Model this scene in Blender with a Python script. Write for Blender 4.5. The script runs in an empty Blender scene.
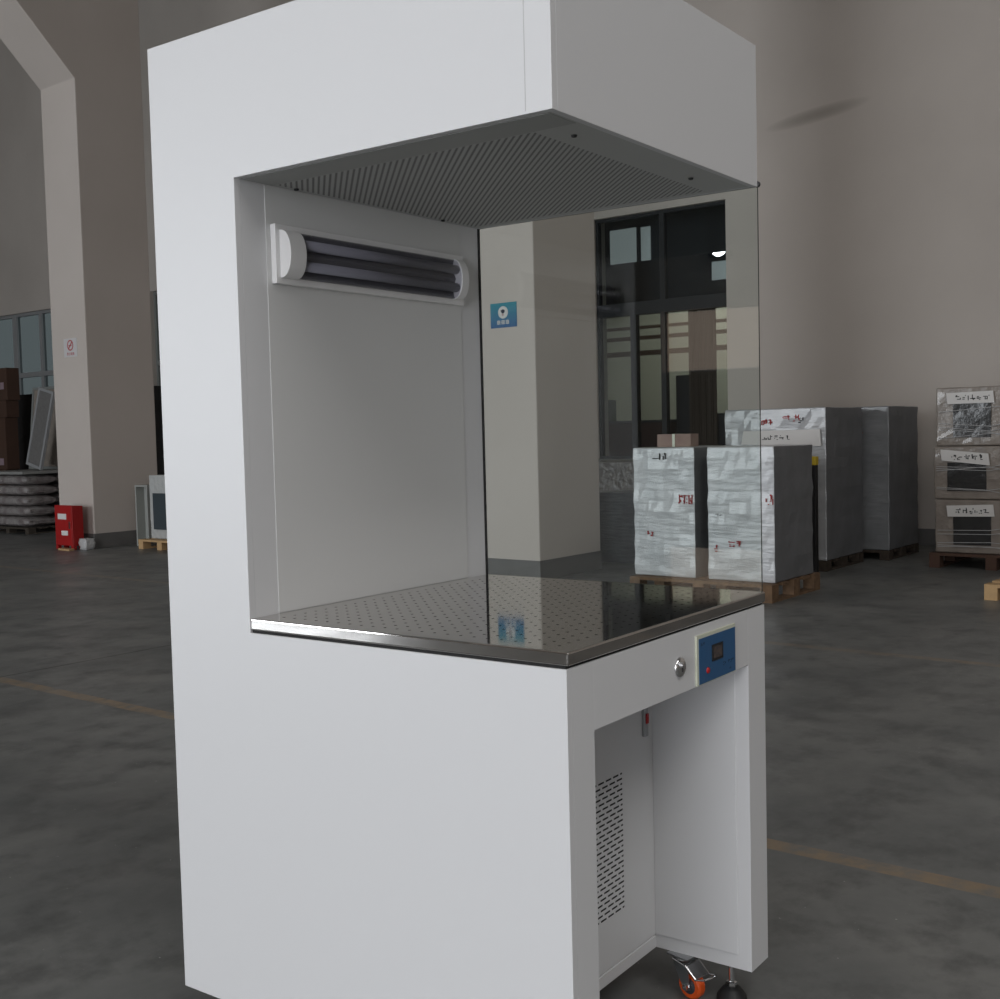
import bpy, bmesh, math, random
from mathutils import Vector, Matrix
random.seed(7)
SC = bpy.context.scene
CAMV = (-1.40497, -0.90380, 1.04453, 0.94535, 0.05728, -0.02429, 1167.67696)   # x, y, z, yaw, pitch, roll, focal length in px
LP = (98, 2.8, 340, 600, 340, 145)
COL = SC.collection
PI = math.pi
TH = 0.0417                       # the hall is turned this much against the bench
EU = Vector((math.sin(TH), math.cos(TH), 0)); EW = Vector((math.cos(TH), -math.sin(TH), 0))

# ------------------------------------------------------------------ materials
def mat(name, color=(.8, .8, .8), rough=.5, metal=0., spec=.5, noise=None, bump=None, emit=None, coat=0.):
    """noise = (scale, amount, second colour); bump = (scale, strength, distance)"""
    m = bpy.data.materials.new(name); m.use_nodes = True
    nt = m.node_tree; b = nt.nodes['Principled BSDF']
    b.inputs['Base Color'].default_value = (*color, 1)
    b.inputs['Roughness'].default_value = rough
    b.inputs['Metallic'].default_value = metal
    b.inputs['Specular IOR Level'].default_value = spec
    b.inputs['Coat Weight'].default_value = coat
    tc = nt.nodes.new('ShaderNodeTexCoord')
    if noise:
        n = nt.nodes.new('ShaderNodeTexNoise'); n.inputs['Scale'].default_value = noise[0]; n.inputs['Detail'].default_value = 5
        nt.links.new(tc.outputs['Object'], n.inputs['Vector'])
        r = nt.nodes.new('ShaderNodeMapRange'); r.inputs[1].default_value = .35; r.inputs[2].default_value = .7; r.inputs[4].default_value = noise[1]
        nt.links.new(n.outputs['Fac'], r.inputs[0])
        x = nt.nodes.new('ShaderNodeMix'); x.data_type = 'RGBA'
        x.inputs[6].default_value = (*color, 1); x.inputs[7].default_value = (*noise[2], 1)
        nt.links.new(r.outputs[0], x.inputs[0]); nt.links.new(x.outputs[2], b.inputs['Base Color'])
    if bump:
        n = nt.nodes.new('ShaderNodeTexNoise'); n.inputs['Scale'].default_value = bump[0]; n.inputs['Detail'].default_value = 4
        mp = nt.nodes.new('ShaderNodeMapping')
        if len(bump) > 3: mp.inputs['Scale'].default_value = bump[3]
        nt.links.new(tc.outputs['Object'], mp.inputs['Vector']); nt.links.new(mp.outputs[0], n.inputs['Vector'])
        u = nt.nodes.new('ShaderNodeBump'); u.inputs['Strength'].default_value = bump[1]; u.inputs['Distance'].default_value = bump[2]
        nt.links.new(n.outputs['Fac'], u.inputs['Height']); nt.links.new(u.outputs[0], b.inputs['Normal'])
    if emit:
        b.inputs['Emission Color'].default_value = (*emit[0], 1); b.inputs['Emission Strength'].default_value = emit[1]
    return m

def glass_mat(name, tint=(.93, .96, .95), rough=0.):
    m = bpy.data.materials.new(name); m.use_nodes = True
    nt = m.node_tree; nt.nodes.clear()
    o = nt.nodes.new('ShaderNodeOutputMaterial'); t = nt.nodes.new('ShaderNodeBsdfTransparent'); g = nt.nodes.new('ShaderNodeBsdfGlossy')
    f = nt.nodes.new('ShaderNodeFresnel'); x = nt.nodes.new('ShaderNodeMixShader')
    gm = nt.nodes.new('ShaderNodeNewGeometry'); ir = nt.nodes.new('ShaderNodeMapRange'); ir.inputs[3].default_value = 1.5; ir.inputs[4].default_value = 1/1.5
    nt.links.new(gm.outputs['Backfacing'], ir.inputs[0]); nt.links.new(ir.outputs[0], f.inputs['IOR'])
    t.inputs[0].default_value = (*tint, 1); g.inputs['Roughness'].default_value = rough
    nt.links.new(f.outputs[0], x.inputs[0]); nt.links.new(t.outputs[0], x.inputs[1]); nt.links.new(g.outputs[0], x.inputs[2]); nt.links.new(x.outputs[0], o.inputs[0])
    return m

def M(nt, op, a, b=None, c=None):
    n = nt.nodes.new('ShaderNodeMath'); n.operation = op
    for i, v in enumerate((a, b, c)):
        if v is None: continue
        if isinstance(v, (int, float)): n.inputs[i].default_value = v
        else: nt.links.new(v, n.inputs[i])
    return n.outputs[0]

def holes(m, kind, p, q, r, box, dark=(.012, .012, .012), off=(0, 0)):
    """punch a dark hole pattern (object coordinates) into a material"""
    nt = m.node_tree; b = nt.nodes['Principled BSDF']
    tc = nt.nodes.new('ShaderNodeTexCoord'); sp = nt.nodes.new('ShaderNodeSeparateXYZ')
    nt.links.new(tc.outputs['Object'], sp.inputs[0]); x, y = sp.outputs[0], sp.outputs[1]
    if kind == 'diag':
        s = M(nt, 'MULTIPLY', M(nt, 'SUBTRACT', x, y), .70711); t = M(nt, 'MULTIPLY', M(nt, 'ADD', x, y), .70711)
    else:
        s = M(nt, 'SUBTRACT', x, off[0]); t = M(nt, 'SUBTRACT', y, off[1])
    fs = M(nt, 'MULTIPLY', M(nt, 'SUBTRACT', M(nt, 'FRACT', M(nt, 'ADD', M(nt, 'DIVIDE', s, p), .5)), .5), p)
    ft = M(nt, 'MULTIPLY', M(nt, 'SUBTRACT', M(nt, 'FRACT', M(nt, 'ADD', M(nt, 'DIVIDE', t, q), .5)), .5), q)
    d = M(nt, 'SQRT', M(nt, 'ADD', M(nt, 'MULTIPLY', fs, fs), M(nt, 'MULTIPLY', ft, ft)))
    mask = M(nt, 'LESS_THAN', d, r)
    for v, lo, hi in ((x, box[0], box[1]), (y, box[2], box[3])):
        mask = M(nt, 'MULTIPLY', mask, M(nt, 'MULTIPLY', M(nt, 'GREATER_THAN', v, lo), M(nt, 'LESS_THAN', v, hi)))
    nz = nt.nodes.new('ShaderNodeNewGeometry'); sn = nt.nodes.new('ShaderNodeSeparateXYZ'); nt.links.new(nz.outputs['True Normal'], sn.inputs[0])
    mask = M(nt, 'MULTIPLY', mask, M(nt, 'GREATER_THAN', M(nt, 'ABSOLUTE', sn.outputs[2]), .9))
    h = nt.nodes.new('ShaderNodeBsdfDiffuse'); h.inputs[0].default_value = (*dark, 1)
    mx = nt.nodes.new('ShaderNodeMixShader'); out = nt.nodes['Material Output']
    nt.links.new(mask, mx.inputs[0]); nt.links.new(b.outputs[0], mx.inputs[1]); nt.links.new(h.outputs[0], mx.inputs[2]); nt.links.new(mx.outputs[0], out.inputs[0])

WHITE = mat('white_powder_coat', (.70, .705, .715), .42, bump=(900, .04, .0004))
CAPWH = mat('white_plastic', (.80, .80, .80), .3)
STEEL = mat('stainless_steel', (.55, .53, .51), .05, 1.)
EDGE = mat('steel_edge', (.42, .40, .37), .25, 1.)
holes(STEEL, 'grid', .0265, .0265, .0027, (.03, .68, .03, .64), off=(.041, .038))
PERF = mat('painted_perforated_sheet', (.50, .51, .50), .45)
holes(PERF, 'diag', .0098, .0045, .0024, (.092, .679, .097, .655), dark=(.27, .27, .27))
CHROME = mat('chrome', (.75, .75, .76), .12, 1.)
ZINC = mat('zinc_plate', (.45, .46, .47), .28, 1.)
BLACK = mat('black_rubber', (.012, .012, .013), .5)
DARKGAP = mat('black_seam', (.01, .01, .01), .8)
ORANGE = mat('orange_polyurethane', (.75, .10, .015), .3)
BLUE = mat('blue_membrane', (.022, .10, .235), .35)
NAVY = mat('navy_print', (.004, .012, .04), .4)
CREAM = mat('cream_plastic', (.62, .64, .52), .4)
LCD = mat('display_glass', (.10, .075, .06), .25, noise=(180, .8, (.03, .03, .05)))
RED = mat('red_plastic', (.45, .01, .012), .4)
REDP = mat('red_paint', (.38, .012, .012), .45)
GLASS = glass_mat('clear_glass')
GEDGE = mat('glass_edge', (.035, .04, .035), .2)
TUBE = mat('unlit_tube', (.30, .30, .33), .4)
REFL = mat('lamp_reflector', (.15, .15, .17), .4, .3)
CONC = mat('painted_concrete', (.60, .54, .495), .8, noise=(.8, .6, (.53, .475, .43)), bump=(14, .12, .01))
BAND = mat('grey_skirting_paint', (.16, .155, .15), .7, noise=(5, .5, (.12, .115, .11)))
FOAM = mat('grey_stretch_wrap', (.62, .63, .645), .30, noise=(5, .9, (.50, .52, .54)), bump=(7, .45, .02, (1, .6, 3)), coat=.2)
FOAMD = mat('dark_stretch_wrap', (.10, .11, .12), .35, noise=(7, .9, (.06, .065, .07)), bump=(12, .7, .02, (1, .5, 4)))
FILM = mat('clear_film_over_board', (.30, .26, .225), .3, noise=(9, .8, (.22, .19, .165)), bump=(14, .5, .02), coat=.3)
CARD = mat('brown_cardboard', (.075, .038, .024), .8, noise=(4, .5, (.05, .027, .018)))
WOOD = mat('pallet_wood', (.20, .12, .065), .8, noise=(20, .8, (.10, .06, .035)))
WOODK = mat('dark_pallet_wood', (.055, .04, .028), .85, noise=(20, .8, (.03, .022, .016)))  # darker wood tone for the pallets under the large crates
WOODL = mat('pale_wood', (.55, .36, .18), .8, noise=(20, .6, (.4, .25, .12)))
PAPER = mat('white_paper', (.72, .70, .68), .8)
INKB = mat('black_ink', (.03, .03, .03), .8)
INKR = mat('red_ink', (.40, .05, .05), .8)
SIGNR = mat('sign_red', (.45, .09, .10), .7)
GREYP = mat('grey_paint', (.22, .23, .22), .5)
DFRAME = mat('dark_window_frame', (.008, .009, .011), .5, spec=.3)
LFRAME = mat('pale_aluminium', (.40, .41, .42), .4, .3)
DPANE = mat('dark_pane', (.02, .025, .035), .15)
YELL = mat('yellow_plastic', (.62, .45, .03), .5)
PINK = mat('pink_carton', (.34, .24, .20), .7, noise=(9, .8, (.27, .17, .15)))
PIPE = mat('brown_pipe', (.085, .05, .035), .6)
ROOMW = mat('pale_green_wall', (.50, .52, .46), .9)
MAROON = mat('maroon_cloth', (.06, .022, .02), .8)
DKWALL = mat('dark_wall', (.026, .03, .042), .7)
BAGW = mat('white_plastic_bag', (.55, .55, .55), .35, bump=(30, .8, .02))
MESHP = mat('grey_mesh_panel', (.17, .165, .16), .6, noise=(30, .6, (.12, .115, .11)))
LAMPON = mat('lit_lamp', (1, 1, 1), .4, emit=((.85, .9, 1), 45))
SKYL = mat('ceiling_paint', (.40, .40, .39), .9)

# concrete floor with worn yellow lines and saw cuts (object coordinates: x = across the hall, y = along it)
def floor_mat():
    m = mat('grey_concrete_floor', (.1, .1, .1), .42, bump=(3, .12, .01))
    nt = m.node_tree; b = nt.nodes['Principled BSDF']
    tc = nt.nodes.new('ShaderNodeTexCoord'); sp = nt.nodes.new('ShaderNodeSeparateXYZ'); nt.links.new(tc.outputs['Object'], sp.inputs[0])
    x, y = sp.outputs[0], sp.outputs[1]
    def ns(scale, det, lo, hi):
        n = nt.nodes.new('ShaderNodeTexNoise'); n.inputs['Scale'].default_value = scale; n.inputs['Detail'].default_value = det; n.inputs['Roughness'].default_value = .65
        nt.links.new(tc.outputs['Object'], n.inputs['Vector'])
        r = nt.nodes.new('ShaderNodeMapRange'); r.inputs[1].default_value = lo; r.inputs[2].default_value = hi; nt.links.new(n.outputs['Fac'], r.inputs[0]); return r.outputs[0]
    def mix(f, a, c):
        n = nt.nodes.new('ShaderNodeMix'); n.data_type = 'RGBA'; nt.links.new(f, n.inputs[0])
        for i, v in ((6, a), (7, c)):
            if isinstance(v, tuple): n.inputs[i].default_value = (*v, 1)
            else: nt.links.new(v, n.inputs[i])
        return n.outputs[2]
    base = mix(ns(1.3, 9, .33, .66), (.115, .121, .120), (.215, .217, .208))
    base = mix(M(nt, 'MULTIPLY', ns(5, 10, .48, .66), .75), base, (.085, .088, .087))
    base = mix(M(nt, 'MULTIPLY', ns(55, 2, .735, .76), .85), base, (.5, .5, .48))
    def band(v, c, w): return M(nt, 'LESS_THAN', M(nt, 'ABSOLUTE', M(nt, 'SUBTRACT', v, c)), w)
    wear = ns(14, 10, .3, .6)
    line = M(nt, 'MAXIMUM', band(x, 1.51, .036), M(nt, 'MULTIPLY', band(x, 4.24, .035), .6))
    base = mix(M(nt, 'MULTIPLY', M(nt, 'MULTIPLY', line, wear), .9), base, (.30, .22, .14))
    cut = M(nt, 'MAXIMUM', band(y, 4.45, .010), band(y, -1.55, .010))
    base = mix(M(nt, 'MULTIPLY', cut, .7), base, (.03, .03, .03))
    nt.links.new(base, b.inputs['Base Color'])
    rr = nt.nodes.new('ShaderNodeMapRange'); rr.inputs[3].default_value = .3; rr.inputs[4].default_value = .55
    nt.links.new(ns(2.2, 6, .3, .7), rr.inputs[0]); nt.links.new(rr.outputs[0], b.inputs['Roughness'])
    return m
FLOOR = floor_mat()

def wall_mat():
    m = mat('beige_rendered_wall', (.44, .405, .38), .85, bump=(9, .1, .01))
    nt = m.node_tree; b = nt.nodes['Principled BSDF']
    tc = nt.nodes.new('ShaderNodeTexCoord'); sp = nt.nodes.new('ShaderNodeSeparateXYZ'); nt.links.new(tc.outputs['Object'], sp.inputs[0])
    n = nt.nodes.new('ShaderNodeTexNoise'); n.inputs['Scale'].default_value = .7; n.inputs['Detail'].default_value = 6; nt.links.new(tc.outputs['Object'], n.inputs['Vector'])
    r = nt.nodes.new('ShaderNodeMapRange'); r.inputs[1].default_value = .3; r.inputs[2].default_value = .75; nt.links.new(n.outputs['Fac'], r.inputs[0])
    a = nt.nodes.new('ShaderNodeMix'); a.data_type = 'RGBA'; a.inputs[6].default_value = (.60, .545, .495, 1); a.inputs[7].default_value = (.52, .47, .425, 1); nt.links.new(r.outputs[0], a.inputs[0])
    # old stain running up the wall
    dy = M(nt, 'SUBTRACT', sp.outputs[1], 3.62); dz = M(nt, 'SUBTRACT', sp.outputs[2], 4.09)
    t = M(nt, 'ADD', M(nt, 'MULTIPLY', dy, .995), M(nt, 'MULTIPLY', dz, -.1)); s = M(nt, 'ADD', M(nt, 'MULTIPLY', dy, .1), M(nt, 'MULTIPLY', dz, .995))
    e = M(nt, 'ADD', M(nt, 'POWER', M(nt, 'ABSOLUTE', M(nt, 'DIVIDE', t, .55)), 2.0), M(nt, 'POWER', M(nt, 'ABSOLUTE', M(nt, 'DIVIDE', s, .075)), 2.0))
    f = M(nt, 'MULTIPLY', M(nt, 'SUBTRACT', 1.0, M(nt, 'MINIMUM', e, 1.0)), .55)
    c = nt.nodes.new('ShaderNodeMix'); c.data_type = 'RGBA'; c.inputs[7].default_value = (.22, .19, .16, 1); nt.links.new(f, c.inputs[0]); nt.links.new(a.outputs[2], c.inputs[6])
    nt.links.new(c.outputs[2], b.inputs['Base Color'])
    return m
WALL = wall_mat()

# ------------------------------------------------------------------ mesh helpers
def new(): return bmesh.new()
def box(bm, x0, x1, y0, y1, z0, z1, mi=0):
    v = [bm.verts.new(p) for p in ((x0, y0, z0), (x1, y0, z0), (x1, y1, z0), (x0, y1, z0), (x0, y0, z1), (x1, y0, z1), (x1, y1, z1), (x0, y1, z1))]
    for f in ((3, 2, 1, 0), (4, 5, 6, 7), (0, 1, 5, 4), (1, 2, 6, 5), (2, 3, 7, 6), (3, 0, 4, 7)):
        bm.faces.new([v[i] for i in f]).material_index = mi
    return bm
def prism(bm, pts, axis, a, b):
    """closed outline pts in the plane across `axis`, pushed from a to b"""
    def P(p, t): return {'x': (t, p[0], p[1]), 'y': (p[0], t, p[1]), 'z': (p[0], p[1], t)}[axis]
    A = [bm.verts.new(P(p, a)) for p in pts]; B = [bm.verts.new(P(p, b)) for p in pts]
    bm.faces.new(A); bm.faces.new(B[::-1]); n = len(pts)
    for i in range(n): bm.faces.new((A[i], B[i], B[(i+1) % n], A[(i+1) % n]))
    bmesh.ops.recalc_face_normals(bm, faces=bm.faces)
    return bm
def lathe(bm, prof, c=(0, 0, 0), axis='z', n=32, a0=0., a1=2*PI, cap=True):
    rings = []; full = abs(a1-a0-2*PI) < 1e-6; k = n if full else n+1
    for r, h in prof:
        ring = []
        for i in range(k):
            t = a0+(a1-a0)*i/n; u, v = r*math.cos(t), r*math.sin(t)
            p = {'z': (u, v, h), 'x': (h, u, v), 'y': (u, h, v)}[axis]
            ring.append(bm.verts.new((p[0]+c[0], p[1]+c[1], p[2]+c[2])))
        rings.append(ring)
    for a, b in zip(rings, rings[1:]):
        for i in range(n):
            j = (i+1) % k
            bm.faces.new((a[i], a[j], b[j], b[i]))
    if full and cap:
        for ring in (rings[0], rings[-1]):
            try: bm.faces.new(ring)
            except ValueError: pass
    bmesh.ops.recalc_face_normals(bm, faces=bm.faces)
    return bm
def tube(bm, pts, r, n=10):
    pts = [Vector(p) for p in pts]; rings = []
    for i, p in enumerate(pts):
        d = (pts[min(i+1, len(pts)-1)]-pts[max(i-1, 0)]).normalized()
        a = d.cross(Vector((0, 0, 1)));  a = a.normalized() if a.length > 1e-4 else Vector((1, 0, 0)); b = d.cross(a)
        rings.append([bm.verts.new(p+a*r*math.cos(2*PI*k/n)+b*r*math.sin(2*PI*k/n)) for k in range(n)])
    for A, B in zip(rings, rings[1:]):
        for k in range(n): bm.faces.new((A[k], A[(k+1) % n], B[(k+1) % n], B[k]))
    bm.faces.new(rings[0]); bm.faces.new(rings[-1]); bmesh.ops.recalc_face_normals(bm, faces=bm.faces)
    return bm
def wobble_box(x0, x1, y0, y1, z0, z1, amp=.012, step=.09, seed=0, belly=0.):
    """wrapped load: box with gently crumpled faces and softened edges"""
    bm = new(); rnd = random.Random(seed)
    box(bm, x0, x1, y0, y1, z0, z1)
    cuts = max(3, int(max(x1-x0, y1-y0, z1-z0)/step))
    bmesh.ops.subdivide_edges(bm, edges=bm.edges[:], cuts=cuts, use_grid_fill=True)
    ph = [rnd.uniform(0, 6) for _ in range(8)]
    cx, cy = (x0+x1)/2, (y0+y1)/2
    for v in bm.verts:
        p = v.co.copy(); k = p.z*9+ph[0]
        d = amp*(.5*math.sin(k*1.3+p.x*5+p.y*7)+.3*math.sin(p.z*31+ph[1]+p.y*6)+.2*rnd.uniform(-1, 1))
        d += belly*math.sin(PI*(p.z-z0)/(z1-z0))
        dx, dy = (p.x-cx)/(x1-x0), (p.y-cy)/(y1-y0)
        if abs(dx) > .49: v.co.x += math.copysign(d, dx)
        if abs(dy) > .49: v.co.y += math.copysign(d, dy)
        if p.z > z1-1e-4: v.co.z -= abs(d)*.6
    return bm
def obj(name, bm, m, parent=None, bevel=0., smooth=False, seg=2):
    me = bpy.data.meshes.new(name)
    if smooth:
        for f in bm.faces: f.smooth = True
    bm.normal_update(); bm.to_mesh(me); bm.free()
    for k in (m if isinstance(m, (list, tuple)) else [m]): me.materials.append(k)
    o = bpy.data.objects.new(name, me); COL.objects.link(o)
    if parent: o.parent = parent
    if bevel:
        md = o.modifiers.new('bevel', 'BEVEL'); md.width = bevel; md.segments = seg; md.limit_method = 'ANGLE'; md.angle_limit = math.radians(40); md.harden_normals = False
    if smooth and bevel == 0:
        pass
    return o
def tag(o, label, cat, group=None, kind=None):
    if label: o['label'] = label
    if cat: o['category'] = cat
    if group: o['group'] = group
    if kind: o['kind'] = kind
    return o
def thing(name, label, cat, loc=(0, 0, 0), rz=0., group=None):
    o = bpy.data.objects.new(name, None); o.empty_display_size = .1; COL.objects.link(o)
    o.location = loc; o.rotation_euler = (0, 0, rz); tag(o, label, cat, group); return o
def hall(name, label, cat, w, u, z=0., group=None, rz=0.):
    """a thing standing in the hall at w across, u along; its local x runs across, y along"""
    p = EW*w+EU*u; return thing(name, label, cat, (p.x, p.y, z), -TH+rz, group)
def struct(name, bm, m, parent=None, bevel=0.):
    o = obj(name, bm, m, parent, bevel)
    if not parent: o.rotation_euler = (0, 0, -TH); o['kind'] = 'structure'
    return o
def copy_tree(o, parent=None):
    c = o.copy(); COL.objects.link(c)
    if parent: c.parent = parent
    for ch in [k for k in bpy.data.objects if k.parent == o]: copy_tree(ch, c)
    return c
def text(name, s, size, m, parent, loc, rot, ext=.0004, sx=1.):
    c = bpy.data.curves.new(name, 'FONT'); c.body = s; c.size = size; c.extrude = ext; c.align_x = 'CENTER'; c.align_y = 'CENTER'
    t = bpy.data.objects.new(name+'_tmp', c); COL.objects.link(t)
    bpy.context.view_layer.update()
    me = bpy.data.meshes.new_from_object(t.evaluated_get(bpy.context.evaluated_depsgraph_get()))
    bpy.data.objects.remove(t)
    me.materials.clear(); me.materials.append(m)
    o = bpy.data.objects.new(name, me); COL.objects.link(o); o.parent = parent
    o.location = loc; o.rotation_euler = rot; o.scale = (sx, 1, 1); return o
def scrawl(bm, axis, at, a0, a1, b0, b1, n, rnd, w=.006, th=.001, chars=4):
    """hand-written looking strokes on the plane `axis`=at, spread over `chars` characters"""
    cw = (a1-a0)/chars
    for k in range(chars):
        c0 = a0+k*cw+cw*.1; c1 = c0+cw*.8
        for i in range(n):
            hor = rnd.random() < .5
            if hor:
                b = rnd.uniform(b0, b1); s, e = sorted((rnd.uniform(c0, c1), rnd.uniform(c0, c1))); q = (s, e+w, b-w/2, b+w/2)
            else:
                a = rnd.uniform(c0, c1); s, e = sorted((rnd.uniform(b0, b1), rnd.uniform(b0, b1))); q = (a-w/2, a+w/2, s, e+w)
            if axis == 'x': box(bm, at-th, at, q[0], q[1], q[2], q[3])
            else: box(bm, q[0], q[1], at-th, at, q[2], q[3])
    return bm

# ------------------------------------------------------------------ CAMERA
ZF = .085                                                   # floor to underside of the bench body
cam = bpy.data.cameras.new('camera'); co = bpy.data.objects.new('camera', cam); COL.objects.link(co)
yaw, pitch, roll = CAMV[3:6]
F = Vector((math.sin(yaw)*math.cos(pitch), math.cos(yaw)*math.cos(pitch), -math.sin(pitch)))
R0 = F.cross(Vector((0, 0, 1))).normalized(); U0 = R0.cross(F)
R = math.cos(roll)*R0+math.sin(roll)*U0; U = -math.sin(roll)*R0+math.cos(roll)*U0
mw = Matrix((R, U, -F)).transposed().to_4x4(); mw.translation = Vector((CAMV[0], CAMV[1], CAMV[2]+ZF)); co.matrix_world = mw
cam.sensor_width = 36; cam.lens = 36*CAMV[6]/1000; cam.clip_end = 200
cam.dof.use_dof = False
SC.camera = co

# ------------------------------------------------------------------ CLEAN BENCH
W, D, DN, HT, ZH, K, ZB = .711, .884, .6646, 1.7614, 1.4976, .209, .70
S = .0038; T2 = .0737; TR = .077; ZFA = .595
B = thing('clean_bench', 'tall white laminar airflow clean bench with open left side, steel worktop and casters', 'clean bench', (0, 0, ZF))
side = prism(new(), [(0, 0), (D, 0), (D, HT), (S, HT), (S, ZH), (DN, ZH), (DN, ZB), (0, ZB)], 'x', 0, .014)
obj('side_panel', side, WHITE, B, .0006)
hb = prism(new(), [(K, .0), (D, .0), (D, HT), (DN, HT), (DN, ZB), (K, ZB)], 'x', .014, W)
obj('cabinet_body', hb, WHITE, B)
bm = new()                                                  # hood: open underneath, sheet walls with a lip
box(bm, .014, W, S, S+.012, ZH, HT); box(bm, W-.012, W, S+.012, DN, ZH, HT); box(bm, .014, W-.012, S+.012, DN, ZH+.006, HT)
obj('hood', bm, WHITE, B, .0008)
bm = new(); box(bm, .016, .088, .02, DN-.002, ZH-.0005, ZH+.005); obj('hood_rim', bm, mat('grey_primer', (.40, .41, .40), .5), B)
bm = new(); box(bm, .0165, W-.014, .014, DN-.001, ZH+.0002, ZH+.0058)
pf = obj('perforated_diffuser', bm, PERF, B)
for sx, sy in ((.138, .652), (.566, .651), (.147, .060), (.55, .063)): obj('screw', lathe(new(), [(.0001, ZH-.004), (.004, ZH-.003), (.005, ZH)], (sx, sy, 0), 'z', 12), BLACK, B)
# seam near the hood's front on the side panel
obj('panel_seam', box(new(), -.0003, .001, .0485, .0497, ZH+.004, HT-.003), mat('shallow_seam', (.5, .5, .5), .6), B)
# interior back wall panel, standing a little proud of its side strips
bm = box(new(), .070, .638, DN-.001, DN, ZB+.026, ZH-.001)
obj('back_panel', bm, mat('satin_white_panel', (.70, .705, .70), .36), B, .0006)
# front legs (boxes under the worktop), fascia
for x0, x1 in ((.014, T2), (W-TR, W)):
    obj('front_leg', box(new(), x0, x1, 0, K, 0, ZB), WHITE, B)
obj('fascia', box(new(), T2, W-TR, .0, .02, ZFA, ZB), WHITE, B, .0008)
bm = new(); box(bm, W-TR-.003, W-TR, .027, K-.003, .028, ZFA); obj('inner_cover_panel', bm, WHITE, B, .0012)
bm = new(); box(bm, T2, W-TR, K-.003, K, .028, ZFA+.05)
obj('knee_back_panel', bm, WHITE, B, .0012)
obj('bottom_rail', box(new(), T2, W-TR, K-.003, K+.01, .0, .024), WHITE, B, .0008)
# cooling slots in the knee space back
bm = new(); rows = 27
for i in range(rows):
    z = .128+.26*i/(rows-1); off = .0135 if i % 2 else 0
    x = .205-off
    while x < .507:
        a, b = max(x, .205), min(x+.0195, .508)
        if b-a > .002:
            box(bm, a, b, K-.0034, K-.0029, z-.0016, z+.0016)
        x += .027
obj('cooling_slots', bm, DARKGAP, B)
# steel worktop, black seam below
obj('worktop_seam', box(new(), .004, W-.002, .004, DN-.002, ZB, ZB+.006), DARKGAP, B)
bm = box(new(), .001, W, -.003, DN, ZB+.005, ZB+.0255); obj('worktop', bm, STEEL, B, .003, seg=3)
# side glass
bm = box(new(), W-.006, W-.001, .002, DN, ZB+.0256, ZH)
for f in bm.faces:
    if abs(f.normal.x) < .5: f.material_index = 1
bm.normal_update()
for f in bm.faces: f.material_index = 0 if abs(f.normal.x) > .5 else 1
obj('side_glass', bm, [GLASS, GEDGE], B)
obj('glass_clip', lathe(new(), [(.002, W-.001), (.006, W), (.006, W+.006), (.003, W+.008)], (0, .006, ZH+.006), 'x', 14), BLACK, B)
obj('glass_gasket', box(new(), W-.0062, W-.0005, DN-.003, DN, ZB+.026, ZH), DARKGAP, B)
# control panel
cp = obj('control_panel', box(new(), .411, .569, -.004, 0, .5965, .685), CREAM, B, .001)
obj('membrane', box(new(), .4185, .5665, -.0048, -.004, .5985, .6785), BLUE, cp)
ds = obj('display', box(new(), .468, .512, -.0062, -.0048, .6315, .6605), BLACK, cp)
obj('digits', box(new(), .473, .506, -.0066, -.0062, .636, .656), LCD, ds)
obj('power_button', lathe(new(), [(.0001, -.0075), (.0045, -.007), (.0058, -.0048)], (.4515, 0, .6185), 'y', 20), RED, cp)
bm = new(); rnd = random.Random(3)
scrawl(bm, 'y', -.0048, .425, .441, .665, .671, 3, rnd, .0012, .0002, 2)
scrawl(bm, 'y', -.0048, .510, .557, .617, .623, 3, rnd, .0012, .0002, 5)
scrawl(bm, 'y', -.0048, .540, .550, .606, .610, 2, rnd, .001, .0002, 1)
obj('panel_print', bm, NAVY, cp)
# key lock
lk = obj('key_lock', lathe(new(), [(.0001, -.006), (.012, -.006), (.0165, -.004), (.018, -.001), (.018, 0)], (.353, 0, .641), 'y', 32), CHROME, B, smooth=True)
bm = box(new(), .3515, .3545, -.0068, -.0058, .634, .648); obj('keyhole', bm, BLACK, lk)
lathe_b = lathe(new(), [(.0001, -.013), (.004, -.012), (.005, -.006)], (.345, 0, .647), 'y', 16); obj('lock_knob', lathe_b, CHROME, lk)
# little switch bracket in the knee space
sb = obj('switch_bracket', box(new(), .590, .604, K-.010, K-.003, .440, .60), ZINC, B, .001)
obj('rocker', box(new(), .5925, .6015, K-.013, K-.010, .466, .486), RED, sb, .001)
# fluorescent fitting on the back wall
L = obj('lamp_fitting', box(new(), .080, .632, DN-.014, DN-.0015, 1.322, 1.428), CAPWH, B, .001)
YC = DN-.014; ZC = 1.375
def arcpts(d, h, n=18): return [(YC-d*math.sin(PI*i/n)**.8, ZC+h*math.cos(PI*i/n)) for i in range(n+1)]
obj('end_cap', prism(new(), arcpts(.028, .043), 'x', .090, .130), CAPWH, L, .0008); obj('end_cap', prism(new(), arcpts(.028, .043), 'x', .592, .616), CAPWH, L, .0008)
obj('reflector', prism(new(), [(YC, ZC-.041), (YC, ZC+.041), (YC-.006, ZC+.041), (YC-.001, ZC+.022), (YC-.010, ZC), (YC-.001, ZC-.022), (YC-.006, ZC-.041)], 'x', .130, .592), REFL, L)
for zz in (ZC+.019, ZC-.019):
    obj('tube', lathe(new(), [(.0095, .131), (.0095, .591)], (0, YC-.0125, zz), 'x', 24), TUBE, L, smooth=True)
bm = new(); A = arcpts(.0265, .0415)
va = [bm.verts.new((.130, *p)) for p in A]; vb = [bm.verts.new((.592, *p)) for p in A]
for i in range(len(A)-1): bm.faces.new((va[i], va[i+1], vb[i+1], vb[i])).smooth = True
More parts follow.
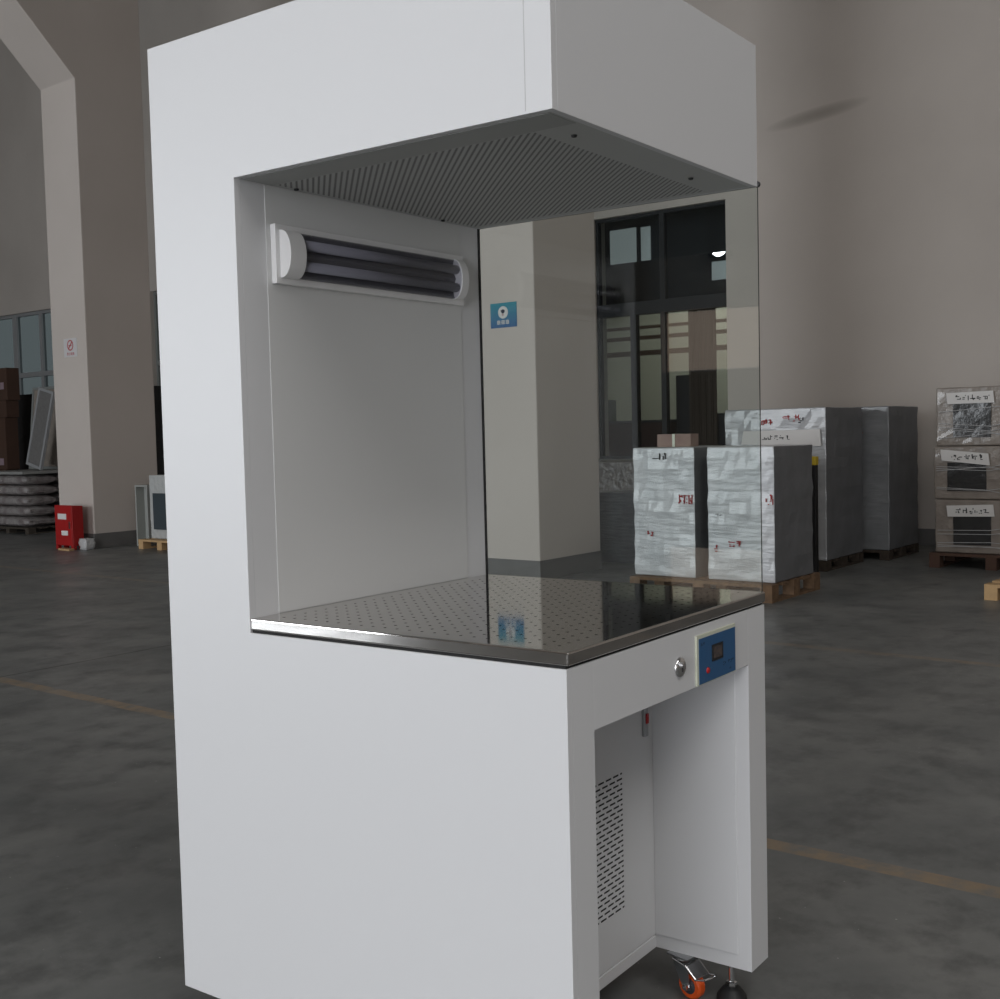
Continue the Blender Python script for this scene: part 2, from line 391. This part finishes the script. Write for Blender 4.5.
cv = obj('clear_cover', bm, glass_mat('smoky_cover', (.82, .82, .86), .12), L)
# casters and levelling feet
def make_caster(x, y, rz):
    c = obj('caster', box(new(), -.026, .026, -.022, .022, -.0035, 0), ZINC, B, .001); c.location = (x, y, 0); c.rotation_euler = (0, 0, rz)
    bm = new(); lathe(bm, [(.017, -.0035), (.019, -.009), (.014, -.014)], (0, 0, 0), 'z', 20)
    for s in (-1, 1): prism(bm, [(-.014, -.012), (.016, -.012), (.026, -.030), (.028, -.062), (.016, -.066), (.002, -.045)], 'y', s*.0165-.0012, s*.0165+.0012)
    obj('fork', bm, ZINC, c)
    w = (.020, -.057)
    obj('tyre', lathe(new(), [(.015, -.011), (.0245, -.0105), (.028, -.006), (.028, .006), (.0245, .0105), (.015, .011)], (w[0], 0, w[1]), 'y', 36), ORANGE, c, smooth=False, bevel=.001)
    obj('hub', lathe(new(), [(.004, -.0145), (.010, -.0145), (.0165, -.0115), (.0165, .0115), (.010, .0145), (.004, .0145)], (w[0], 0, w[1]), 'y', 24), mat('dark_hub', (.05, .05, .06), .4), c)
    obj('axle', lathe(new(), [(.0001, -.024), (.006, -.0235), (.0065, -.017), (.0065, .017), (.006, .0235), (.0001, .024)], (w[0], 0, w[1]), 'y', 8), CHROME, c)
    bm = new()
    for s in (-1, 1): tube(bm, [(-.012, s*.020, -.008), (.020, s*.020, -.014), (.046, s*.020, -.034), (.066, s*.017, -.029)], .0022, 8)
    prism(bm, [(.020, -.013), (.044, -.031), (.046, -.034), (.020, -.016)], 'y', -.02, .02)
    tube(bm, [(.066, -.017, -.029), (.070, 0, -.028), (.066, .017, -.029)], .0022, 8)
    obj('brake_lever', bm, CHROME, c)
    return c
def make_foot(x, y):
    f = obj('levelling_foot', lathe(new(), [(.0001, -.085), (.027, -.085), (.030, -.081), (.029, -.073), (.018, -.058), (.012, -.053), (.0001, -.053)], (0, 0, 0), 'z', 32), BLACK, B); f.location = (x, y, 0)
    obj('spindle', lathe(new(), [(.006, -.053), (.006, 0)], (0, 0, 0), 'z', 14), CHROME, f)
    obj('lock_nut', lathe(new(), [(.011, -.053), (.011, -.046), (.007, -.045)], (0, 0, 0), 'z', 6), CHROME, f)
make_caster(.640, .148, -1.80); make_caster(.06, .138, -1.3); make_caster(.672, .80, .3); make_caster(.16, .78, .2)
make_foot(.667, .058); make_foot(.045, .060); make_foot(.664, .83); make_foot(.14, .83)

# ------------------------------------------------------------------ HALL SHELL (x across, y along)
U0_, U1_ = -14, 30
struct('floor', box(new(), -16, 16, U0_-2, U1_+2, -.2, 0), FLOOR)
# wall with three window openings
WX = 9.48
def wall_with(bm, x0, x1, u0, u1, z0, z1, ops):
    ops = sorted(ops); cur = u0
    for a, b, c, d in ops:
        box(bm, x0, x1, cur, a, z0, z1); cur = b
        if c > z0: box(bm, x0, x1, a, b, z0, c)
        box(bm, x0, x1, a, b, d, z1)
    box(bm, x0, x1, cur, u1, z0, z1); return bm
WR = [(4.59, 6.20, .81, 3.43), (11.2, 14.27, .76, 3.40), (16.6, 19.6, .76, 3.38)]
struct('wall_right', wall_with(new(), WX, WX+.25, U0_, U1_, 0, 9, WR), WALL)
bm = new(); box(bm, WX-.004, WX, U0_, U1_, 0, .15); struct('baseboard_right', bm, BAND)
WL = [(-4.6, -.2, 0, 3.5), (-4.61, -.19, 3.7, 7.9), (.8, 3.0, 3.7, 7.9), (3.55, 4.85, 1.74, 2.42), (6.3, 7.6, 3.7, 7.9), (7.9, 12.2, 0, 4.0)]
WL = [w for w in WL if w[0] != -4.61]
WL[0] = (-4.6, -.2, 0, 7.9)
bm = wall_with(new(), -9.25, -9.0, U0_, U1_, 0, 9, WL); box(bm, -9.25, -9.0, -4.6, -.2, 3.5, 3.75); struct('wall_left', bm, WALL)
bm = new(); box(bm, -9.25, WX+.25, U0_-.25, U0_, 0, 4.2); box(bm, -9.25, WX+.25, U0_-.25, U0_, 7.8, 9); box(bm, -9.25, -7.6, U0_-.25, U0_, 4.2, 7.8); box(bm, 4.6, WX+.25, U0_-.25, U0_, 4.2, 7.8); struct('wall_front', bm, WALL)
bm = box(new(), -9.25, WX+.25, U1_, U1_+.25, 0, 9); struct('wall_back', bm, WALL)
bm = new(); box(bm, -9.25, WX+.25, U0_-.25, -8.1, 8.6, 8.8); box(bm, -9.25, WX+.25, -3.9, U1_+.25, 8.6, 8.8); box(bm, -9.25, -6.1, -8.1, -3.9, 8.6, 8.8); box(bm, 1.1, WX+.25, -8.1, -3.9, 8.6, 8.8); struct('ceiling', bm, SKYL)
# concrete portal frames: column, haunch and beam as one cast piece
def portal(name, u0, u1, w0=5.75, w1=6.6, drop=0):
    pts = [(w0, 0), (w1, 0), (w1, 8.6), (-8.9, 8.6), (-8.9, 7.0), (3.75, 7.0), (w0, 4.95)]
    struct(name, prism(new(), pts, 'y', u0, u1), CONC, bevel=.01)
portal('trim_1', 10.19, 10.85, 5.75, 6.58); portal('trim_2', 4.26, 4.87, 5.735, 6.575); portal('trim_3', -1.75, -1.13)
bm = new()
for (u0, u1, w0, w1) in ((10.19, 10.85, 5.75, 6.58), (4.26, 4.87, 5.735, 6.575), (-1.75, -1.13, 5.75, 6.6)):
    box(bm, w0-.003, w1+.003, u0-.003, u1+.003, 0, .15)
struct('baseboard_columns', bm, BAND)
# windows
def win(name, u0, u1, z0, z1, us, zs, fm, gm, t=.05, x=WX+.06):
    bm = new()
    box(bm, x, x+.07, u0, u1, z0, z0+t); box(bm, x, x+.07, u0, u1, z1-t, z1); box(bm, x, x+.07, u0, u0+t, z0+t, z1-t); box(bm, x, x+.07, u1-t, u1, z0+t, z1-t)
    for k in us: box(bm, x, x+.07, k[0], k[1], z0+t, z1-t)
    for k in zs: box(bm, x-.003, x+.073, u0+t, u1-t, k[0], k[1])
    w = struct(name, bm, fm)
    p = box(new(), x+.03, x+.034, u0+.01, u1-.01, z0+.01, z1-.01)
    obj('pane', p, gm, w)
    return w
FROST = glass_mat('window_glass', (.55, .60, .60), .02)
win('window_1', 16.6, 19.6, .76, 3.38, [(17.43, 17.51), (18.22, 18.36)], [(2.28, 2.36), (1.4, 1.46)], LFRAME, FROST)
win('window_2', 11.2, 14.27, .76, 3.40, [(13.2, 13.27), (12.2, 12.27)], [(2.28, 2.36)], GREYP, FROST)
win('window_3', 4.59, 6.20, .81, 3.43, [(5.34, 5.40)], [(2.36, 2.50)], DFRAME, glass_mat('office_glass', (.75, .78, .78)), t=.03)
struct('trim_7', box(new(), WX+.06, WX+.13, 5.70, 5.775, .84, 2.36), DFRAME)
bm = box(new(), WX-.10, WX+.06, 4.5, 6.3, .74, .81); struct('trim_4', bm, BAND)
# the room seen through the dark window
bm = new()
box(bm, 13.0, 13.2, 3.6, 9.4, 0, 3.6); box(bm, WX+.25, 13.2, 9.2, 9.4, 0, 3.6); box(bm, WX+.25, 13.2, 3.6, 3.8, 0, 3.6); box(bm, WX+.25, 13.2, 3.6, 9.4, 3.6, 3.8)
struct('wall_office', bm, ROOMW)
struct('trim_5', box(new(), 10.35, 10.5, 3.8, 9.2, 2.5, 3.6), DKWALL)
bm = new()
for a, b, c, d in ((5.98, 6.10, 3.06, 3.44), (6.17, 6.52, 3.06, 3.45), (6.65, 6.9, 2.78, 3.44), (4.2, 5.2, 2.75, 2.95)): box(bm, 10.33, 10.349, a, b, c, d)
struct('trim_6', bm, mat('glowing_board', (.7, .72, .73), .6, emit=((.9, .97, 1), .22)))  # white boards given a weak glow to lighten them
for z, th in ((2.40, .035), (2.27, .045), (2.08, .06)):
    bm = box(new(), 11.3, 11.36, 3.81, 9.19, z-th/2, z+th/2)
    for k in range(3): box(bm, 11.31, 11.35, 5.2+k*1.2, 5.23+k*1.2, z-th/2-.09, z-th/2)
    p = obj('ceiling_pipe', bm, PIPE); p.rotation_euler = (0, 0, -TH)
    tag(p, {2.40: 'thin brown pipe, topmost of three beyond the dark window', 2.27: 'brown pipe, middle one of three beyond the dark window', 2.08: 'thick brown pipe, lowest of three beyond the dark window'}[z], 'pipe')

def indoor(name, label, cat, x0, x1, u0, u1, z1, m, top=None):
    t = hall(name, label, cat, x0, u0, 0)
    obj('body', box(new(), 0, x1-x0, 0, u1-u0, 0, z1), m, t, .006)
    if top: obj('top', box(new(), -.01, x1-x0+.01, -.01, u1-u0+.01, z1, z1+.03), top, t, .004)
indoor('sideboard', 'long maroon cloth-covered sideboard behind the dark window', 'sideboard', 10.1, 10.3, 5.62, 6.95, 1.20, MAROON, DKWALL)
indoor('filing_cabinet', 'narrow dark green cabinet at the left behind the dark window', 'cabinet', 10.75, 11.05, 6.93, 7.15, 1.50, mat('dark_green', (.05, .065, .06), .6))
indoor('locker', 'tall near-black locker behind the right half of the dark window', 'cabinet', 10.2, 10.5, 5.28, 5.60, 1.72, DKWALL)
cu = hall('curtain', 'brown hanging curtain strip beyond the right half of the dark window', 'curtain', 10.05, 5.02, .9)
bm = new(); n = 24
for i in range(n):
    a, b = .33*i/n, .33*(i+1)/n; box(bm, .02*math.sin(i*1.1), .02*math.sin(i*1.1)+.02, a, b, 0, 1.58)
obj('curtain_cloth', bm, mat('brown_curtain', (.13, .085, .065), .8), cu); obj('curtain_rail', box(new(), -.02, .05, -.03, .36, 1.58, 1.60), DFRAME, cu)
indoor('low_shelf', 'low black shelf at the right edge behind the dark window', 'shelf', 10.1, 10.3, 4.75, 5.22, 1.28, DKWALL)
# ------------------------------------------------------------------ THINGS IN THE HALL
def pallet(name_label, w, u, dw, du, h=.115, m=WOOD, group=None, rz=0.):
    t = hall('pallet', name_label, 'pallet', w, u, 0, group, rz)
    bm = new(); n = max(4, int(dw/.14))
    for i in range(n):
        a = i*(dw-.1)/(n-1); box(bm, a, a+.1, 0, du, h-.02, h)
    obj('deck', bm, m, t)
    bm = new()
    for j in (0, .5, 1):
        b = j*(du-.08); box(bm, 0, dw, b, b+.08, 0, .016)
        for i in (0, .5, 1): box(bm, i*(dw-.1), i*(dw-.1)+.1, b, b+.08, .016, h-.02)
    obj('runners', bm, m, t)
    return t
# front pair of wrapped crates on one pallet
pallet('long wooden pallet under the two grey wrapped crates at the glass', 5.50, 2.26, .76, 1.06)
FOAM2 = mat('wrapped_grey_board', (.40, .40, .405), .3, noise=(5, .9, (.30, .31, .32)), bump=(7, .5, .02, (1, .6, 3)), coat=.3)
FOAM3 = mat('wrapped_dull_board', (.22, .225, .23), .35, noise=(5, .9, (.15, .155, .16)), bump=(7, .5, .02, (1, .6, 3)), coat=.2)
SIDEF = mat('charcoal_side', (.17, .175, .185), .6, noise=(5, .8, (.13, .135, .14)), bump=(5, .3, .02))  # darker grey for the crate faces that look along the hall
def crate(label, w, u, dw, du, z0, h, m=FOAM, seed=0, amp=.008, group=None, belly=0.):
    t = hall('wrapped_crate', label, 'crate', w, u, z0, group)
    bm = wobble_box(0, dw, 0, du, 0, h, amp, .08, seed, belly); bm.normal_update()
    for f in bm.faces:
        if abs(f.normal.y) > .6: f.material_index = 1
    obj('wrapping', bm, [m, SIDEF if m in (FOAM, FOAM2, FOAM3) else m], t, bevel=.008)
    return t
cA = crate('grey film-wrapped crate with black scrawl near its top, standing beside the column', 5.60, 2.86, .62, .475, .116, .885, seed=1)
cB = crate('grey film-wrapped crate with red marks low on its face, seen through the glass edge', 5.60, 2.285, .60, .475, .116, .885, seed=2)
rnd = random.Random(5)
def marks(parent, m, specs, w=.006, x=-.006):
    bm = new()
    for (u0, u1, z0, z1, n, ch) in specs: scrawl(bm, 'x', x, u0, u1, z0, z1, n, rnd, w, .004, ch)
    return obj('handwriting', bm, m, parent)
marks(cA, INKB, [(.17, .32, .80, .845, 4, 2)]); marks(cA, INKR, [(.01, .12, .50, .56, 8, 3), (.31, .37, .27, .31, 5, 2)])
marks(cB, INKR, [(.20, .34, .22, .27, 6, 2), (.40, .43, .19, .23, 5, 1), (.0, .06, .50, .57, 7, 1)]); marks(cB, INKB, [(.36, .42, .42, .45, 3, 2)], .003)
bx = hall('carton', 'small pinkish carton lying on top of the left wrapped crate', 'box', 5.72, 2.95, 1.002)
obj('carton_body', wobble_box(0, .11, 0, .26, 0, .088, .003, .08, 3), PINK, bx)
obj('tape', box(new(), -.006, .113, .12, .14, .0, .089), CREAM, bx)
# big crates behind
pallet('wooden pallet under the large crate with the white paper label', 7.19, 2.60, .76, .88, .08, WOODK)
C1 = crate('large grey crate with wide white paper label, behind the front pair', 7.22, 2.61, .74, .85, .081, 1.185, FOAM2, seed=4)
marks(C1, INKR, [(.42, .53, 1.055, 1.10, 8, 2), (.20, .36, 1.08, 1.13, 7, 2)]); marks(C1, INKB, [(.17, .22, 1.06, 1.13, 5, 1)])
lb = obj('paper_label', prism(new(), [(.03, .885), (.70, .905), (.68, 1.01), (.04, 1.015)], 'x', -.020, -.012), PAPER, C1)
bm = new(); scrawl(bm, 'x', -.0201, .28, .52, .94, .972, 5, rnd, .005, .002, 5); obj('lettering', bm, INKB, lb)
pallet('wooden pallet under the tall crate standing closest to the bare wall', 8.12, 2.45, .73, .82, .08, WOODK)
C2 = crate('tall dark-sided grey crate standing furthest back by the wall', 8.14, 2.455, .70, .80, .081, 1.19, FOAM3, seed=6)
marks(C2, INKR, [(.2, .3, .95, 1.0, 4, 2)])
yp = hall('corner_post', 'thin black post with yellow cap between the front and large crates', 'post', 6.90, 2.56, 0)
obj('post_shaft', box(new(), 0, .05, 0, .055, 0, .83), BLACK, yp, .003); obj('yellow_cap', box(new(), -.004, .054, -.004, .06, .83, .895), YELL, yp, .006)
# stack of three window-faced crates on the right
pallet('brown pallet under the stack of three labelled crates', 7.80, 1.10, .85, .92, .115, mat('reddish_wood', (.085, .045, .03), .8))
names = ('bottommost', 'middle', 'topmost')
for i, (z0, h) in enumerate(((.117, .412), (.532, .407), (.942, .45))):
    t = hall('display_crate', 'film-wrapped crate with dark window and white label, %s of the right-hand stack' % names[i], 'crate', 7.86+.01*i, 1.13+(.0, .012, -.004)[i], z0, 'crates stacked at the right edge')
    du = .86
    obj('crate_body', wobble_box(0, .7, 0, du, 0, h, .006, .07, 20+i), FILM, t, bevel=.01)
    u1 = (.72, .755, .73)[i]; u0 = u1-.275 if i != 1 else u1-.285
    obj('window_opening', wobble_box(-.012, .0, u0, u1, .065, h-.125, .003, .06, 40+i), mat('dark_film', (.035, .035, .035), .25, bump=(9, .4, .02)), t)
    a = (.012, -.012, .008)[i]
    lb = obj('paper_label', prism(new(), [(u0-.03, h-.135+a), (u1+.04, h-.12-a), (u1+.05, h-.035-a), (u0-.02, h-.045+a)], 'x', -.024, -.016), PAPER, t)
    bm = new(); scrawl(bm, 'x', -.0241, u0, u1-.02, h-.105, h-.065, 5, rnd, .006, .002, 5); obj('lettering', bm, INKB, lb)
    bm = new()
    for k in range(5):
        z = rnd.uniform(.05, h-.15); tube(bm, [(-.014, .1, z+rnd.uniform(-.1, .1)), (-.016, .45, z), (-.014, .84, z+rnd.uniform(-.04, .04))], .0025, 6)
    obj('film_folds', bm, mat('film_fold', (.5, .5, .5), .2), t)
pallet('pale wooden pallet whose corner shows at the right edge of the floor', 6.27, .25, .8, .93, .10, WOODL)
# dark wrapped box and loads near the column
db = crate('low dark grey wrapped box standing on the floor right of the column', 6.98, 4.02, .55, .52, 0.0, .60, FOAMD, 8, .012)
pl = crate('film-wrapped bundle under the dark window, behind the low dark box', 8.30, 4.75, .6, .9, .0, .82, mat('brown_film', (.15, .13, .115), .3, noise=(14, .9, (.07, .06, .055)), bump=(18, .9, .02)), 9, .012)
# red extinguisher cabinet
rc = hall('extinguisher_cabinet', 'small red metal extinguisher cabinet on the floor against the left column', 'cabinet', 5.50, 10.20, 0)
obj('cabinet_shell', prism(new(), [(0, .04), (.13, .04), (.13, .46), (0, .47)], 'y', 0, .33), REDP, rc, .004)
obj('cabinet_door', box(new(), -.006, 0, .01, .32, .05, .46), REDP, rc, .002)
obj('notice', box(new(), -.009, -.006, .10, .26, .32, .38), PAPER, rc); obj('notice', box(new(), -.009, -.006, .08, .20, .15, .20), PAPER, rc)
obj('handle', box(new(), -.016, -.006, .03, .045, .22, .30), ZINC, rc)
bm = new()
for a in (0, .29):
    for b in (0, .09): box(bm, b, b+.04, a, a+.04, 0, .04)
obj('feet', bm, REDP, rc)
bg = hall('plastic_bag', 'crumpled white plastic bag on the floor between red cabinet and column corner', 'bag', 5.60, 10.10, 0)
obj('bag_body', wobble_box(-.05, .05, -.05, .05, 0, .12, .015, .03, 11, .02), BAGW, bg, smooth=True)
wd = hall('wood_scrap', 'pale wood scrap lying at the foot of the red cabinet', 'wood scrap', 5.40, 10.12, 0)
obj('scrap_board', prism(new(), [(0, 0), (.08, .03), (.10, .26), (.02, .24)], 'z', 0, .018), WOODL, wd)
# left: open frame, white wrapped cabinet on a pale pallet
pallet('pale wooden pallet carrying the white cabinets beside the bench', 5.90, 8.90, .75, .72, .10, WOODL)
rk = hall('dark_filler', 'tall black covered rack standing behind the leaning panels', 'filler', 8.4, 12.9, 0)  # made-up dark bulk filling the black area behind the panels
obj('filler_cover', wobble_box(0, .6, 0, 4.1, .1, 1.90, .015, .2, 33), mat('black_sheet', (.02, .018, .018), .7), rk)
bm = new()
for a in (.05, 2.0, 4.0):
    for b in (.05, .5): box(bm, b, b+.05, a, a+.05, 0, .12)
obj('filler_feet', bm, BLACK, rk)
t = hall('open_frame_box', 'grey open-fronted metal box on the floor left of the wrapped white cabinet', 'box', 6.10, 9.72, 0)
bm = new(); box(bm, 0, .12, 0, .02, 0, .66); box(bm, 0, .12, .20, .22, 0, .66); box(bm, 0, .12, .02, .20, 0, .02); box(bm, 0, .12, .02, .20, .64, .66); box(bm, .10, .12, .02, .20, .02, .64)
obj('box_shell', bm, mat('pale_grey_metal', (.34, .35, .33), .5), t, .002)
t = hall('wrapped_cabinet', 'white film-wrapped cabinet with dark glass door half hidden by the bench', 'cabinet', 6.02, 9.06, .102)
obj('cabinet_shell', wobble_box(0, .5, 0, .5, 0, .67, .006, .07, 13), mat('white_film', (.5, .51, .5), .25, bump=(20, .8, .02)), t, bevel=.01)
obj('glass_door', box(new(), .08, .40, -.022, -.012, .10, .48), mat('smoked_glass', (.06, .075, .085), .12), t)
obj('door_label', box(new(), .05, .42, -.024, -.014, .50, .58), PAPER, t)
obj('glass_door', box(new(), -.022, -.012, .08, .42, .10, .48), mat('smoked_glass_side', (.06, .075, .085), .12), t)
# far left: bags on a pallet, board, leaning frames, cartons
pallet('dark low pallet under the plastic sacks at the left edge', 6.42, 12.68, .95, 1.0, .08, mat('dark_wood', (.05, .04, .03), .8))
k = 0
SACK = mat('sack_plastic', (.33, .31, .30), .28, noise=(9, .9, (.17, .14, .14)), bump=(16, .9, .03))
spos = ['bottommost', 'second from the bottom', 'third from the bottom', 'fourth from the bottom', 'fifth from the bottom']
for lay in range(5):
    z = .084+lay*.133
    for side_, (w, u, dw, du) in enumerate(((6.43, 12.72, .45, .95), (6.92, 12.72, .43, .95))):
        bm = new(); box(bm, 0, dw, 0, du, 0, .124); bmesh.ops.subdivide_edges(bm, edges=bm.edges[:], cuts=7, use_grid_fill=True)
        r2 = random.Random(lay*5+side_)
        for v in bm.verts:
            x, y, zz = v.co; e = min(x, dw-x, .1)/.1, min(y, du-y, .1)/.1
            f = (1-(1-e[0])**2*.55)*(1-(1-e[1])**2*.55)
            v.co.z = .062+(zz-.062)*f+r2.uniform(-.001, .001); v.co.x += r2.uniform(-.012, .012)*(.02 < x < dw-.02); v.co.y += r2.uniform(-.012, .012)
        t = hall('plastic_sack', 'film-covered sack in the left pile, %s of the %s' % (spos[lay], ('hall-side column' if side_ == 0 else 'wall-side column')), 'sack', w+.012*(lay % 2), u, z, 'sacks piled at the left edge')
        obj('sack_body', bm, SACK, t, smooth=True)
bd = hall('board', 'thin grey board lying flat on top of the plastic sacks', 'board', 6.36, 12.66, .752)
obj('board_sheet', box(new(), 0, 1.05, 0, 1.05, 0, .035), mat('grey_board', (.26, .26, .25), .6), bd, .003)
def leaning(label, w, u, width, height, z, lean, fm, pm, slant=0.):
    t = hall('framed_panel', label, 'panel', w, u, z, 'framed panels leaning at the left edge')
    t.rotation_euler = (slant, lean, -TH)
    bm = new(); f = .035
    box(bm, 0, .04, 0, f, 0, height); box(bm, 0, .04, width-f, width, 0, height); box(bm, 0, .04, f, width-f, 0, f); box(bm, 0, .04, f, width-f, height-f, height)
    obj('frame', bm, fm, t, .003); obj('infill', box(new(), .012, .028, f, width-f, f, height-f), pm, t); return t
leaning('wide grey film-covered panel leaning behind the narrow framed one', 7.10, 13.05, .75, 1.10, .792, .10, GREYP, FILM)
leaning('narrow pale aluminium framed panel leaning on the board', 6.74, 12.90, .36, 1.02, .792, .10, LFRAME, MESHP, .22)
cl = ('bottommost', 'second from bottom', 'third from bottom', 'topmost')
for i, (z0, h) in enumerate(((0, .765), (.767, .755), (1.524, .25), (1.776, .47))):
    t = hall('cardboard_box', 'brown cardboard box behind the sacks at the left edge, %s' % cl[i], 'box', 7.60+.01*i, 15.3-.03*i, z0, 'cardboard boxes stacked at the left edge')
    obj('box_body', box(new(), 0, .2, 0, .7, 0, h), CARD, t, .006)
    if i in (1, 3): obj('box_label', box(new(), -.004, 0, .08, .28, .06+.1*(i == 3), .16+.1*(i == 3)), mat('mauve_label', (.3, .22, .25), .7), t)
# signs
sg = hall('blue_sign', 'blue square notice with white drop emblem on the column behind the glass', 'sign', 5.735, 4.425, 1.93)
bm = box(new(), -.004, 0, 0, .252, 0, .188)
SB = mat('sign_blue', (.02, .17, .28), .5)
nt = SB.node_tree; tc = nt.nodes.new('ShaderNodeTexCoord'); sp = nt.nodes.new('ShaderNodeSeparateXYZ'); mr = nt.nodes.new('ShaderNodeMapRange'); mr.inputs[2].default_value = .188
mx = nt.nodes.new('ShaderNodeMix'); mx.data_type = 'RGBA'; mx.inputs[6].default_value = (.015, .10, .28, 1); mx.inputs[7].default_value = (.02, .25, .32, 1)
nt.links.new(tc.outputs['Object'], sp.inputs[0]); nt.links.new(sp.outputs[2], mr.inputs[0]); nt.links.new(mr.outputs[0], mx.inputs[0]); nt.links.new(mx.outputs[2], nt.nodes['Principled BSDF'].inputs['Base Color'])
obj('sign_plate', bm, SB, sg)
em = obj('emblem', lathe(new(), [(.0001, -.006), (.047, -.006), (.047, -.004)], (0, .129, .115), 'x', 32), PAPER, sg)
bm = new(); lathe(bm, [(.0001, -.008), (.016, -.008), (.016, -.006)], (0, .129, .122), 'x', 16); box(bm, -.008, -.006, .112, .150, .124, .132)
obj('emblem_mark', bm, NAVY, em); obj('emblem_drop', lathe(new(), [(.0001, -.007), (.010, -.007), (.010, -.006)], (0, .131, .098), 'x', 16), mat('pale_pink', (.5, .35, .33), .6), em)
bm = new(); rr = random.Random(12)
for c in range(3):
    a = .072+c*.042
    for q in ((0, .034, .026, .030), (0, .034, .014, .018), (0, .034, .002, .006), (.004, .009, .002, .030), (.025, .030, .002, .030), (.014, .019, .0, .034)): box(bm, -.0055, -.004, a+q[0], a+q[1], .024+q[2], .024+q[3])
obj('lettering', bm, PAPER, sg)
ns = hall('no_smoking_sign', 'small white no-smoking notice in red print on the left column', 'sign', 5.75, 10.36, 2.055)
obj('sign_plate', box(new(), -.004, 0, 0, .25, 0, .20), mat('sign_white', (.62, .60, .60), .6), ns)
bm = new(); lathe(bm, [(.045, -.004), (.045, -.006), (.058, -.006), (.058, -.004)], (0, .125, .125), 'x', 28, cap=False); prism(bm, [(.085, .155), (.095, .165), (.165, .095), (.155, .085)], 'x', -.006, -.004)
box(bm, -.006, -.004, .10, .155, .117, .129)
obj('red_symbol', bm, SIGNR, ns)
text('lettering', '禁止吸烟', .036, SIGNR, ns, (-.0045, .125, .032), (PI/2, 0, -PI/2))

# ------------------------------------------------------------------ LIGHT
def area(name, w, u, z, sx, sy, power, color, rot):
    l = bpy.data.lights.new(name, 'AREA'); l.shape = 'RECTANGLE'; l.size = sx; l.size_y = sy; l.energy = power; l.color = color
    o = bpy.data.objects.new(name, l); COL.objects.link(o); p = EW*w+EU*u; o.location = (p.x, p.y, z); o.rotation_euler = rot; return o
RX = (PI/2, 0, -PI/2-TH)        # facing +x (into the hall from the left wall)
DAY = (1., .975, .95)
area('added_low_light', -9.1, -2.4, 1.75, 4.3, 3.4, LP[2], (.93, .95, 1.), RX)  # added lamp in an unseen doorway, brightens the bench's lower side
area('added_low_light', -9.1, 10.05, 2.0, 4.2, 3.9, LP[3], (.90, .95, 1.), RX)  # second unseen lamp, added for more low light on the side panel
for u, su in ((-2.4, 4.2), (1.9, 2.1), (6.95, 1.2)): area('offcamera_daylight', -9.1, u, 5.8, su, 4.1, LP[0]*su/4.2, DAY, RX)
area('added_roof_light', -2.5, -6.0, 8.55, 7.0, 4.0, LP[4], DAY, (0, 0, -TH))  # unseen roof lamp, added to grade the light on the back panel
area('offcamera_daylight', -1.5, -13.9, 6.0, 12.0, 3.4, LP[5], DAY, (PI/2, 0, -TH+PI))  # unseen lamp in the front wall, added to light the bench front
area('offcamera_daylight', -9.1, 4.2, 2.08, 1.26, .64, LP[1], (1, .74, .56), RX)
area('office_light', 11.9, 6.2, 3.5, 3.0, 1.4, 60, (1, .9, .8), (0, 0, -TH))
fl = hall('wall_floodlight', 'lit floodlight high on the daylight wall', 'lamp', -8.9, 4.12, 3.02)
obj('lamp_housing', box(new(), -.08, .0, -.12, .12, -.08, .08), DFRAME, fl, .005); obj('lamp_lens', lathe(new(), [(.0001, .07), (.05, .055), (.085, .0)], (0, 0, 0), 'x', 24), LAMPON, fl)
wld = bpy.data.worlds.new('world'); SC.world = wld; wld.use_nodes = True
bg_ = wld.node_tree.nodes['Background']; bg_.inputs[0].default_value = (.78, .82, .86, 1); bg_.inputs[1].default_value = .35

SC.view_settings.view_transform = 'Standard'; SC.view_settings.look = 'None'; SC.view_settings.gamma = 1; SC.view_settings.use_curve_mapping = False
SC.view_settings.exposure = 0.
